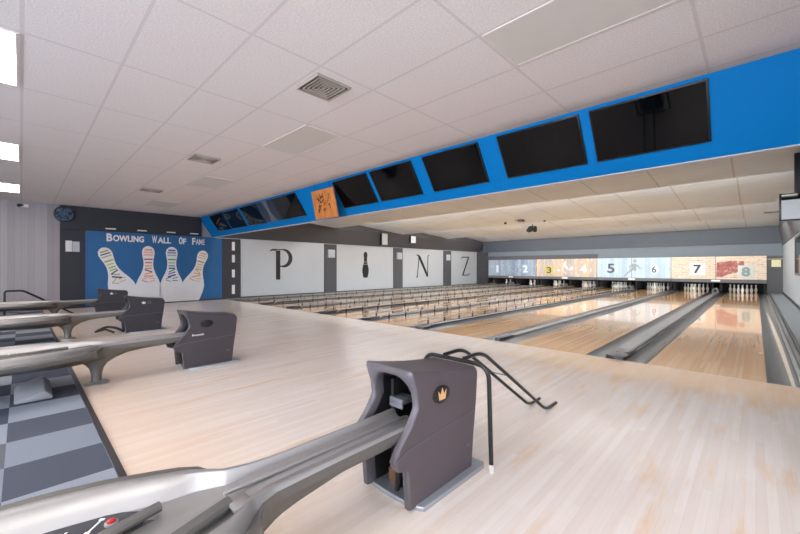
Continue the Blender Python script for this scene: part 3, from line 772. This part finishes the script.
# side cappings and ledges
x1l = lane_x(1) - LW - GW
box('floor_ledge_left', M['ledge'], XL, x1l - .13, FOUL, YM, -.12, .03, kind='structure')
c = tag(MB().box(x1l - .13, x1l, FOUL, Y1, -.1, .06).build('side_capping', M['cap'], bevel=.01), 'grey capping strip between the lane under 1 and the left wall', 'lane divider')
xr = lane_x(8) + GW
t = empty('side_capping', (xr, FOUL, 0), 'grey capping with pale painted highlight along the right edge of the lane under 8', 'lane divider')
MB().box(xr, xr + .14, FOUL, Y1, -.1, .045).build('capping', M['cap'], t, .008)
b = MB(); b.box(xr + .035, xr + .055, FOUL, 23.2, .045, .055); b.box(xr + .10, xr + .14, FOUL, 23.2, .045, .075); b.build('capping_ridge', M['cap_edge'], t, .004)
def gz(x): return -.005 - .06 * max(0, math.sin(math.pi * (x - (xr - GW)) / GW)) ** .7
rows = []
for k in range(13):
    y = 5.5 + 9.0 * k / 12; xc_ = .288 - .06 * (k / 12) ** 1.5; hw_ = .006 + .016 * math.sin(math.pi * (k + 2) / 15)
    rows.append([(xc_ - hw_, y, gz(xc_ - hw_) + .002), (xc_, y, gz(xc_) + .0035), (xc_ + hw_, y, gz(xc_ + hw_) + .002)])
b = MB(); b.loft(rows, closed=False); b.build('painted_glint', M['painted_glint'], L)  # painted highlight following the gutter's outer curve
box('floor_ledge_right', M['ledge'], xr + .14, XR, FOUL, YM, -.12, .085, kind='structure')
tag(MB().box(.03 - LW + 1.07, .065, 7.2, 7.26, 0, .004).build('lane_marker', M['white_print']), 'tiny white marker at the right edge of the lane under 8', 'marker')

# bumper rails on lanes 1 to 5
NP = 30
def rail_at(x, lb, base=None):
    if base is None:
        t = empty('bumper_rail', (x, FOUL, 0), lb, 'bumper rail', 'bumper rails')
        b = MB(); b.tube([(x, FOUL + .35, .04), (x, FOUL + .5, .09), (x, FOUL + .7, .1), (x, 23.3, .1)], .016, 8); b.build('rail', M['rail'], t)
        p = MB().box(x - .012, x + .012, 6.1 - .012, 6.1 + .012, -.04, .128).build('bumper_post', M['post'], t)
        for k in range(1, NP):
            c = p.copy(); COL.objects.link(c); c.parent = t; c.location = (0, .575 * k, 0)
        return t
    c = copy_tree(base); c.location.x = x; c['label'] = lb
    return c
base = None
for n in (5, 4, 3, 2, 1):
    for side, x in (('right', lane_x(n) + .07), ('left', lane_x(n) - LW - .07)):
        lb = 'grey bumper rail with black posts along the %s side of the lane under %d' % (side, n)
        r = rail_at(x, lb, base)
        if base is None: base = r

# pinsetters and pins
px = lane_x(8) - LW / 2
t0 = empty('pinsetter', (px, 23.6, 0), '', 'pinsetter', 'pinsetters behind the pins')
hwid = .72
MB().box(px - hwid, px + hwid, 24.95, 25.0, -.1, 1.2).build('pit_curtain', M['dark_pit'], t0)
MB().box(px - hwid - .06, px - hwid + .01, 23.1, 25.0, .065, 1.2).build('kickback', M['dark_pit'], t0); MB().box(px + hwid - .01, px + hwid + .06, 23.1, 25.0, .065, 1.2).build('kickback', M['dark_pit'], t0)
MB().box(px - hwid, px + hwid, 23.1, 25.0, 1.15, 1.2).build('top_cover', M['dark_pit'], t0)
MB().box(px - .5, px + .5, 23.12, 23.17, .62, .65).build('pin_light', M['pin_light'], t0)
for n in range(8, 0, -1):
    c = t0 if n == 8 else copy_tree(t0)
    c.location.x = lane_x(n) - LW / 2; c['label'] = 'dark pinsetter pit behind the pins under the number %d' % n
prof = [(.0258, 0), (.032, .012), (.042, .045), (.053, .09), (.0605, .115), (.058, .15), (.047, .19), (.033, .225), (.0255, .25), (.0235, .27), (.026, .295), (.031, .322), (.0323, .342), (.029, .362), (.02, .374), (.006, .381)]
pin0 = None
def pin_names():
    return [('front pin', 0, 0)] + [('second row, %s pin' % s, 1, d) for s, d in (('left', -.5), ('right', .5))] + \
        [('third row, %s pin' % s, 2, d) for s, d in (('left', -1), ('middle', 0), ('right', 1))] + \
        [('back row, %s pin' % s, 3, d) for s, d in (('far left', -1.5), ('inner left', -.5), ('inner right', .5), ('far right', 1.5))]
for n in range(8, 0, -1):
    cx = lane_x(n) - LW / 2
    for s, row, d in pin_names():
        if pin0 is None:
            pin0 = MB().lathe(prof, 0, 0, 14).build('bowling_pin', M['pin'], angle=60); c = pin0
        else:
            c = pin0.copy(); COL.objects.link(c)
        c.location = (cx + d * .3048, 23.73 + row * .264, 0.0)
        tag(c, 'white bowling pin under the number %d, %s' % (n, s), 'bowling pin', 'bowling pins')

# ---- lane ceiling fixture, right wall fittings
t = empty('ceiling_spotlight', (-7.43, 16.5, 3.2), 'black spotlight cluster hanging from the lane ceiling', 'spotlight')
b = MB(); b.tube([(-7.43, 16.5, 3.24), (-7.43, 16.5, 3.1)], .02); b.box(-7.6, -7.26, 16.46, 16.54, 3.085, 3.11); b.build('mounting_bracket', M['tv_frame'], t)
for dx, dy in ((-.13, 0), (.13, .0), (0, -.14)):
    MB().tube([(-7.43 + dx, 16.5 + dy, 3.10), (-7.43 + dx, 16.47 + dy, 3.02), (-7.43 + dx * 1.2, 16.38 + dy, 2.90)], [.07, .09, .10], 10).build('lamp_head', M['mech'], t)
t = empty('ceiling_sensor', (-6.66, 13.74, 3.1), 'small black bracket on the lane ceiling above the spotlight cluster', 'sensor', 'ceiling sensors')
b = MB(); b.box(-6.76, -6.56, 13.65, 13.83, 3.02, 3.11); b.tube([(-6.9, 13.74, 3.09), (-6.6, 13.74, 3.09)], .012); b.build('sensor_body', M['tv_frame'], t)
for x, y, q in ((-7.47, 14.0, 'left'), (-5.95, 14.3, 'right')):
    tag(MB().lathe([(.06, 3.14), (.06, 3.06), (.03, 3.01)], x, y, 10).build('ceiling_sensor', M['tv_frame']), 'tiny black sensor on the lane ceiling %s of the spotlight cluster' % q, 'sensor', 'ceiling sensors')
MB().prism([(XR, 2.17), (XR - .02, 2.17), (XR - .13, 3.03), (XR - .13, 3.5), (XR, 3.5)], lambda p, q, d: (p, d, q), 5.06, YM - .1).build('trim_9', M['charcoal'], kind='structure')
t = empty('hanging_monitor', (.52, 8.9, 2.0), 'black framed monitor with a pale reflection on its screen hanging by the right wall', 'monitor')
MB().box(.285, .70, 8.86, 8.98, 1.985, 2.445).build('monitor_case', M['tv_frame'], t, .006)
MB().box(.31, .675, 8.855, 8.8595, 2.01, 2.33).build('screen', M['screen_reflection'], t)  # grey-white reflection painted as the screen colour
MB().box(.31, .675, 8.855, 8.8595, 2.335, 2.425).build('dark_reflection', M['tv_screen'], t)  # dark reflection painted across the top of the screen
b = MB(); b.box(.46, .54, 8.9, 8.96, 2.445, 3.1); b.box(.1, .285, 8.9, 8.93, 2.14, 2.16); b.build('bracket_arm', M['tv_frame'], t)
t = empty('window_1', (XR, 14.9, 1.0), 'dark framed window in the right wall', 'window'); del t['label']; del t['category']; t['kind'] = 'structure'
b = MB(); b.box(XR - .03, XR, 13.2, 15.8, .99, 1.06); b.box(XR - .03, XR, 13.2, 15.8, 2.03, 2.10); b.box(XR - .03, XR, 13.2, 13.27, 1.06, 2.03); b.box(XR - .03, XR, 15.73, 15.8, 1.06, 2.03)
b.build('window_frame', M['charcoal'], t); MB().box(XR - .012, XR, 13.27, 15.73, 1.06, 2.03).build('window_pane', M['tv_screen'], t)

# ------------------------------------------------------------------ ball returns
XC = XN[0]
BR = empty('ball_return', (XC, 1.65, 0), 'nearest ball return with charcoal hood and steel rack', 'ball return', 'ball returns')
FR = [(.0, 1.33), (.225, 1.31), (.235, 1.245), (.285, 1.222), (.344, 1.258), (.42, 1.335), (.50, 1.388), (.58, 1.375), (.685, 1.338)]
BK = [(.0, 1.865), (.2, 1.885), (.4, 1.915), (.57, 1.93), (.61, 1.905), (.70, 1.90)]
def interp(tab, z):
    for (z0, y0), (z1, y1) in zip(tab, tab[1:]):
        if z <= z1: return y0 + (y1 - y0) * (z - z0) / (z1 - z0)
    return tab[-1][1]
HX = XC - .025
HW, HT = .176, .69
def hood_path(hw, top, r, zmin, nz=26, na=8):
    """arch-like outline: up the left side, across, down the right"""
    zs = [zmin + (top - r - zmin) * i / nz for i in range(nz)]
    left = [(-hw, z) for z in zs]
    a1 = [(-hw + r - r * math.cos(R(90 * i / na)), top - r + r * math.sin(R(90 * i / na))) for i in range(na + 1)]
    mid = [(-hw + r + (2 * hw - 2 * r) * i / 8, top) for i in range(1, 8)]
    right = [(-x, z) for x, z in reversed(left + a1)]
    return left + a1 + mid + right
outp = hood_path(HW, HT, .022, .018); innp = hood_path(.135, .645, .105, .018)
k_top = .612 / HT
def hood_pt(x, z, t):
    zb = z * (1 + (k_top - 1) * t)
    yf = interp(FR, z); yb = interp(BK, zb)
    sag = -.012 * math.sin(math.pi * t) if z > HT - .03 else 0
    return (HX + x * (1 - .04 * t), yf + (yb - yf) * t, zb + sag)
b = MB()
b.loft([[hood_pt(x, z, t) for x, z in outp] for t in (0, .02, .15, .3, .5, .7, .85, .97, 1)], closed=False, cap=False)
back = [hood_pt(x, z, 1) for x, z in outp]
nb = len(back)
for i in range(nb // 2):                              # close the back
    j = nb - 1 - i
    if j - i <= 1: break
    b.face([back[i], back[i + 1], back[j - 1], back[j]] if j - 1 != i + 1 else [back[i], back[i + 1], back[j]])
hood = b.build('hood', M['hood'], BR, angle=40)
b = MB()                                              # rim round the mouth with a rolled lip
def rim_pt(x, z, d): return (HX + x, interp(FR, z) + d, z)
secs = []
for f, d in ((0, .0), (.12, -.010), (.5, -.013), (.88, -.010), (1, .004)):
    secs.append([rim_pt(xo + (xi - xo) * f, zo + (zi - zo) * f, d) for (xo, zo), (xi, zi) in zip(outp, innp)])
secs.append([rim_pt(x, z, .05) for x, z in innp])
b.loft(secs, closed=False, cap=False); b.build('hood_rim', M['hood_rim'], BR, angle=50)
b = MB(); b.loft([[(HX + x * .995, interp(FR, z) + .05, z) for x, z in innp], [(HX + x * .93, 1.80, min(z, .55)) for x, z in innp]], closed=False, cap=False)
bk = [(HX + x * .93, 1.80, min(z, .55)) for x, z in innp]
b.face([(XC - .14, 1.80, .018), (XC + .14, 1.80, .018), (XC + .14, 1.80, .56), (XC - .14, 1.80, .56)])
b.build('hood_lining', M['hood_inner'], BR)
b = MB(); b.box(XC - .115, XC - .095, 1.45, 1.5, .05, .58); b.box(XC + .06, XC + .08, 1.42, 1.46, .03, .36); b.box(XC - .03, XC - .005, 1.40, 1.43, .03, .34)
b.tube([(XC - .11, 1.5, .3), (XC + .11, 1.5, .3)], .03, 12); b.tube([(XC - .11, 1.62, .5), (XC + .11, 1.62, .5)], .035, 12); b.tube([(XC + .02, 1.36, .05), (XC + .04, 1.40, .34)], .014)
b.build('lift_mechanism', M['mech'], BR)
MB().box(XC - .11, XC - .04, 1.42, 1.52, .02, .1).build('motor_block', M['mech_brown'], BR, .01)
b = MB(); b.box(XC - .12, XC - .02, 1.44, 1.54, .452, .485); b.box(XC - .12, XC - .02, 1.44, 1.455, .43, .455); b.build('lift_bracket', M['mech_grey'], BR, .006)
# seam and badge on the right face
def face_x(y, z):
    t = (y - 1.33) / .57
    return HX + HW * (1 - .04 * t)
sm_pts = [(1.215, .290), (1.30, .318), (1.5, .334), (1.7, .345), (1.88, .352)]
MB().tube([(face_x(y, z), y, z) for y, z in sm_pts], .0035, 6).build('seam', M['hood_rim'], BR)
b = MB(); seg = 26
b.loft([[(face_x(1.565, .53) + dx, 1.565 + .072 * math.cos(2 * math.pi * k / seg), .528 + .047 * math.sin(2 * math.pi * k / seg)) for k in range(seg)] for dx in (-.006, .006)])
badge = b.build('badge', M['black_oval'], BR, .002)
cr = [(-.026, -.026), (.026, -.026), (.034, .022), (.016, .0), (.0, .034), (-.016, .0), (-.034, .022)]
def crown(cx, cy, cz, s, m, parent):
    b = MB(); b.prism([(cy + p * s, cz + q * s) for p, q in cr], lambda p, q, d: (cx + d, p, q), 0, .003)
    return b.build('crown_emblem', m, parent, smooth=False)
XF = face_x(1.565, .53)
crown_obj = crown(XF + .006, 1.57, .526, 1.0, M['gold'], badge)
MB().box(face_x(1.83, .2) - .004, face_x(1.83, .2) + .004, 1.80, 1.84, .162, .172).build('latch', M['mech_grey'], BR)
# base plate with rounded front
fr = [(-.215, 1.385)] + [(.215 * math.sin(R(a)), 1.385 - .04 * math.cos(R(a))) for a in range(-80, 81, 16)] + [(.215, 1.385), (.215, 1.93), (.195, 1.96), (-.195, 1.96), (-.215, 1.93)]
MB().prism([(HX + p, q) for p, q in fr], lambda p, q, d: (p, q, d), 0, .026).build('base_plate', M['plate'], BR, .006)
# rack: arm from the hood widening into the ball table
SEC = [  # y, W, flange, rim w, rim h, flange z, tray z, dip, ridge, underside z, underside half-width
    (1.46, .118, .006, .026, .014, .405, .392, .014, .012, .335, .07), (1.2, .118, .006, .026, .014, .402, .389, .014, .012, .330, .07),
    (.95, .118, .006, .027, .014, .400, .386, .014, .012, .318, .075), (.75, .120, .006, .030, .016, .398, .383, .013, .012, .295, .08),
    (.64, .128, .008, .036, .02, .398, .38, .012, .011, .275, .085), (.58, .150, .012, .05, .024, .398, .377, .010, .009, .26, .09),
    (.545, .205, .05, .06, .026, .396, .374, .008, .007, .255, .095), (.51, .31, .12, .075, .03, .394, .371, .006, .006, .25, .10),
    (.45, .36, .115, .10, .032, .394, .368, .006, .005, .245, .11), (.36, .405, .11, .135, .034, .394, .365, .006, .004, .24, .13),
    (.22, .465, .105, .15, .034, .394, .362, .006, .004, .24, .16), (.07, .505, .105, .155, .034, .394, .36, .006, .004, .25, .2),
    (-.12, .535, .10, .155, .034, .394, .358, .006, .004, .26, .24), (-.5, .55, .10, .15, .034, .394, .356, .006, .004, .27, .28),
    (-1.1, .55, .10, .15, .034, .394, .356, .006, .004, .27, .28), (-1.6, .52, .10, .14, .034, .394, .358, .006, .004, .27, .26),
    (-1.95, .43, .08, .12, .032, .394, .36, .006, .003, .28, .2), (-2.15, .30, .06, .09, .028, .394, .365, .005, .003, .3, .12), (-2.25, .12, .02, .04, .014, .394, .38, .002, .002, .34, .05)]
def prof_top(s):
    y, W, fl, rw, rh, zf, zt, dip, rd, zb, bw = s
    i = W - fl
    h = [(W, zf - .034), (W - .002, zf - .016 * min(1, fl / .05)), (W - fl * .15 - .003, zf - .010 * min(1, fl / .05)), (i + .003, zf - .018 * min(1, fl / .05)), (i - .08 * rw, zf + .55 * rh), (i - .25 * rw, zf + .9 * rh), (i - .42 * rw, zf + rh), (i - .62 * rw, zf + .86 * rh), (i - .85 * rw, zf + .3 * rh + (zt - zf) * .4), (i - rw, zt),
         ((i - rw) * .8, zt - dip * .75), ((i - rw) * .5, zt - dip), ((i - rw) * .22, zt - dip * .5), ((i - rw) * .1, zt + rd * .7)]
    ctr = [(0, zt + rd)]
    h = h[3:]
    pts = h + ctr + [(-x, z) for x, z in reversed(h)]
    return [(XC + x, y, z) for x, z in pts]
def prof_flange(s, sg):
    y, W, fl, rw, rh, zf, zt, dip, rd, zb, bw = s
    i = W - fl; q = min(1, fl / .05)
    h = [(W - .002, zf - .04), (W, zf - .03), (W, zf - .018 * q), (W - fl * .08 - .003, zf - .011 * q), (W - fl * .2 - .004, zf - .010 * q), (i + .001, zf - .018 * q), (i - .012, zf - .022 * q), (i - .012, zf - .04)]
    return [(XC + sg * x, y, z) for x, z in h]
def prof_body(s):
    y, W, fl, rw, rh, zf, zt, dip, rd, zb, bw = s
    h = [(bw, zb), (bw + (W - bw) * .55, zb + (zf - zb) * .35), (W - .014, zf - .06), (W - .008, zf - .036)]
    pts = [(-x, z) for x, z in reversed(h)] + h
    return [(XC + x, y, z) for x, z in pts]
def dense(sec):
    out = []
    for a, c in zip(sec, sec[1:]):
        for k in range(3):
            t = k / 3; out.append(tuple(p + (q - p) * t for p, q in zip(a, c)))
    return out + [sec[-1]]
DS = dense(SEC)
MB().loft([prof_top(s) for s in DS], closed=False).build('rack_top', M['steel'], BR, angle=38)
for sg in (-1, 1): MB().loft([prof_flange(s_, sg) for s_ in DS]).build('rack_flange', M['steel_dull'], BR, angle=30)
MB().loft([prof_body(s) for s in DS], closed=True).build('rack_body', M['steel_dull'], BR, angle=55)
def pedestal(yc):
    secs = []
    for z, rx, ry in ((.018, .05, .05), (.05, .044, .044), (.10, .044, .046), (.16, .052, .06), (.21, .064, .095), (.255, .085, .17), (.30, .10, .30), (.345, .105, .42)):
        secs.append([(XC + rx * math.cos(2 * math.pi * k / 24), yc + ry * math.sin(2 * math.pi * k / 24), z) for k in range(24)])
    p = MB().loft(secs).build('pedestal', M['steel_dull'], BR, angle=60)
    MB().lathe([(.108, 0), (.108, .012), (.095, .022), (.06, .03)], XC, yc, 28).build('pedestal_foot', M['steel'], p)
pedestal(.545); pedestal(-1.5)
# tabs and guide bars where the arm meets the table
b = MB()
b.box(XC + .02, XC + .12, .49, .56, .388, .402); b.box(XC - .005, XC + .012, .50, 1.44, .395, .410); b.build('track_ridge', M['steel'], BR, .005)
MB().tube([(XC - .11, .33, .385), (XC - .02, .0, .385), (XC + .02, -.35, .38)], .018, 10).build('guide_bar', M['steel_dull'], BR)
MB().tube([(XC + .05, .5, .39), (XC + .13, .25, .385), (XC + .17, -.35, .38)], .024, 10).build('guide_bar', M['steel_dull'], BR)
# dark decal with button and printed marks
dec = MB().prism([(XC - .15, .30), (XC - .20, .24), (XC - .245, .14), (XC - .265, .0), (XC - .27, -.2), (XC - .10, -.2), (XC - .06, .05), (XC - .10, .28)], lambda p, q, d: (p, q, d), .3585, .3665).build('decal', M['decal'], BR)
bt = MB().lathe([(.019, .366), (.019, .372), (.015, .374)], XC - .155, .205, 18).build('button_ring', M['steel'], BR)
MB().lathe([(.0135, .372), (.0125, .379), (.006, .381)], XC - .155, .205, 16).build('button', M['red_button'], bt)
b = MB()
for (x0, y0, x1, y1, wdt) in ((-.20, .185, -.155, .145, .006), (-.207, .181, -.197, .193, .010), (-.16, .138, -.150, .150, .010), (-.205, .10, -.10, .02, .006), (-.10, .02, -.13, -.01, .005), (-.23, .03, -.16, -.03, .008), (-.235, -.02, -.17, -.08, .012), (-.24, -.08, -.16, -.12, .01)):
    dd = Vector((x1 - x0, y1 - y0)).normalized() * 1.0; nn = Vector((-dd.y, dd.x)) * wdt / 2
    b.prism([(XC + x0 + nn.x, y0 + nn.y), (XC + x1 + nn.x, y1 + nn.y), (XC + x1 - nn.x, y1 - nn.y), (XC + x0 - nn.x, y0 - nn.y)], lambda p, q, d: (p, q, d), .3666, .368)
b.build('printed_marks', M['white_print'], dec)
# ball cradles on the table
for cy in (-.35, -.75, -1.15):
    for sx in (-1, 1):
        secs = []
        for k, (rr, z) in enumerate(((1, .352), (.92, .372), (.7, .388), (.4, .398), (.08, .401))):
            secs.append([(XC + sx * .2 + .1 * rr * math.cos(2 * math.pi * j / 20), cy + .15 * rr * math.sin(2 * math.pi * j / 20), z) for j in range(20)])
        MB().loft(secs).build('ball_cradle', M['steel'], BR, angle=60)
# the other three returns
lbs = ['second ball return from the right, charcoal hood with white lettering', 'third ball return from the right, charcoal hood with a white crown', 'farthest ball return with charcoal hood, in front of the grey wall']
for k, x in enumerate(XN[1:]):
    c = copy_tree(BR); c.location.x = x; c['label'] = lbs[k]
    for ch in list(c.children):
        if ch.name.startswith('badge'):
            for g in list(ch.children): bpy.data.objects.remove(g)
            if k > 0: bpy.data.objects.remove(ch)
        elif ch.name.split('.')[0] in ('hood', 'hood_rim'):
            ch.material_slots[0].link = 'OBJECT'; ch.material_slots[0].material = M['hood_dark' if k else 'hood_shaded']
    dx = x - XC
    if k == 0:
        text_mb('Brunswick', WX, (face_x(1.5, .42) + dx + .002, 1.47, .405), .13, .022, .004, .02).build('lettering', M['white_print'], c, smooth=False)
    else:
        crown(XF + dx + .001, 1.59, .555, .95, M['white_print'], c)
        text_mb('AMF' if False else 'GS', WX, (XF + dx + .002, 1.675, .552), .055, .045, .004, .02).build('lettering', M['mech_grey'], c, smooth=False)

# ---- assistive bowling ramp of black tube beside the nearest hood
rt = empty('bowling_ramp', (-1.43, 2.0, 0), 'black tubular bowling ramp standing beside the nearest ball return hood', 'bowling ramp')
yb = 1.90
MB().tube(fillet([(-1.12, 1.93, .03), (-1.12, yb, .63), (-1.61, yb, .63), (-1.61, 1.93, .03)], .09, 8), .0135, 12).build('support_frame', M['black_tube'], rt)
for x in (-1.12, -1.61): MB().lathe([(.018, 0), (.018, .03), (.015, .045)], x, 1.93, 14).build('rubber_foot', M['white_rubber'], rt)
for x in (-1.416, -1.268):
    MB().tube(fillet([(x, yb - .035, .655), (x, 2.07, .66), (x, 3.07, .014), (x, 3.29, .014)], .09, 8), .0125, 12).build('rail', M['black_tube'], rt)
MB().tube([(-1.416, 2.43, .43), (-1.268, 2.43, .43)], .004, 8).build('cross_wire', M['mech_grey'], rt)
# second ramp by the farthest return
r2 = empty('bowling_ramp', (-11.5, 0, 0), 'black tubular ramp standing behind the farthest ball return at far left', 'bowling ramp')
MB().tube(fillet([(-12.6, -.27, .02), (-12.6, -.27, .66), (-12.6, .03, .66), (-12.6, .95, .02)], .06), .02, 8).build('support_frame', M['black_tube'], r2)
MB().tube(fillet([(-12.45, -.27, .02), (-12.45, -.27, .66), (-12.45, .03, .66), (-12.45, .95, .02)], .06), .02, 8).build('support_frame', M['black_tube'], r2)
MB().tube([(-12.6, -.27, .64), (-12.45, -.27, .64)], .016, 8).build('cross_bar', M['black_tube'], r2)
# low black bracket lying beside the third hood
t = empty('ramp_bracket', (-8.6, 1.2, 0), 'small black bent bracket lying on the approach beside the third hood', 'bracket')
b = MB(); b.tube(fillet([(-8.9, 1.0, .02), (-8.78, 1.12, .09), (-8.55, 1.22, .09), (-8.42, 1.32, .03)], .05), .025, 8); b.tube(fillet([(-8.75, .95, .02), (-8.62, 1.08, .07), (-8.45, 1.18, .02)], .05), .02, 8)
b.build('bracket_tube', M['black_tube'], t)
# grey cushion lying on the carpet under the second rack
cs = []
for i in range(9):
    a = i / 8; x = -4.62 - .66 * a; zt = .04 + .05 * math.sin(math.pi * a)
    cs.append([(x, -.03, .01), (x, -.05, zt * .5), (x, -.01, zt), (x, .15, zt + .05), (x, .2, zt * .9), (x, .2, .01)])
tag(MB().loft(cs).build('cushion', M['cushion'], bevel=.015), 'grey padded cushion lying on the carpet under the second rack', 'cushion')

# ------------------------------------------------------------------ camera, world, view
cam = bpy.data.cameras.new('camera'); co = bpy.data.objects.new('camera', cam); COL.objects.link(co)
co.location = (0, 0, 1.205); co.rotation_euler = (R(90), 0, R(44.1))
cam.sensor_width = 36; cam.lens = 367 / 800 * 36; cam.shift_y = .7 / 800; cam.clip_start = .02
S.camera = co
wld = bpy.data.worlds.new('world'); S.world = wld; wld.use_nodes = True
wld.node_tree.nodes['Background'].inputs[0].default_value = (.8, .85, 1, 1); wld.node_tree.nodes['Background'].inputs[1].default_value = .05
S.view_settings.view_transform = 'Standard'; S.view_settings.look = 'None'; S.view_settings.gamma = 1; S.view_settings.exposure = .93
S.view_settings.use_curve_mapping = False
S.cycles.use_denoising = True
S.cycles.max_bounces = 10; S.cycles.diffuse_bounces = 6; S.cycles.glossy_bounces = 5
S.cycles.sample_clamp_indirect = 6
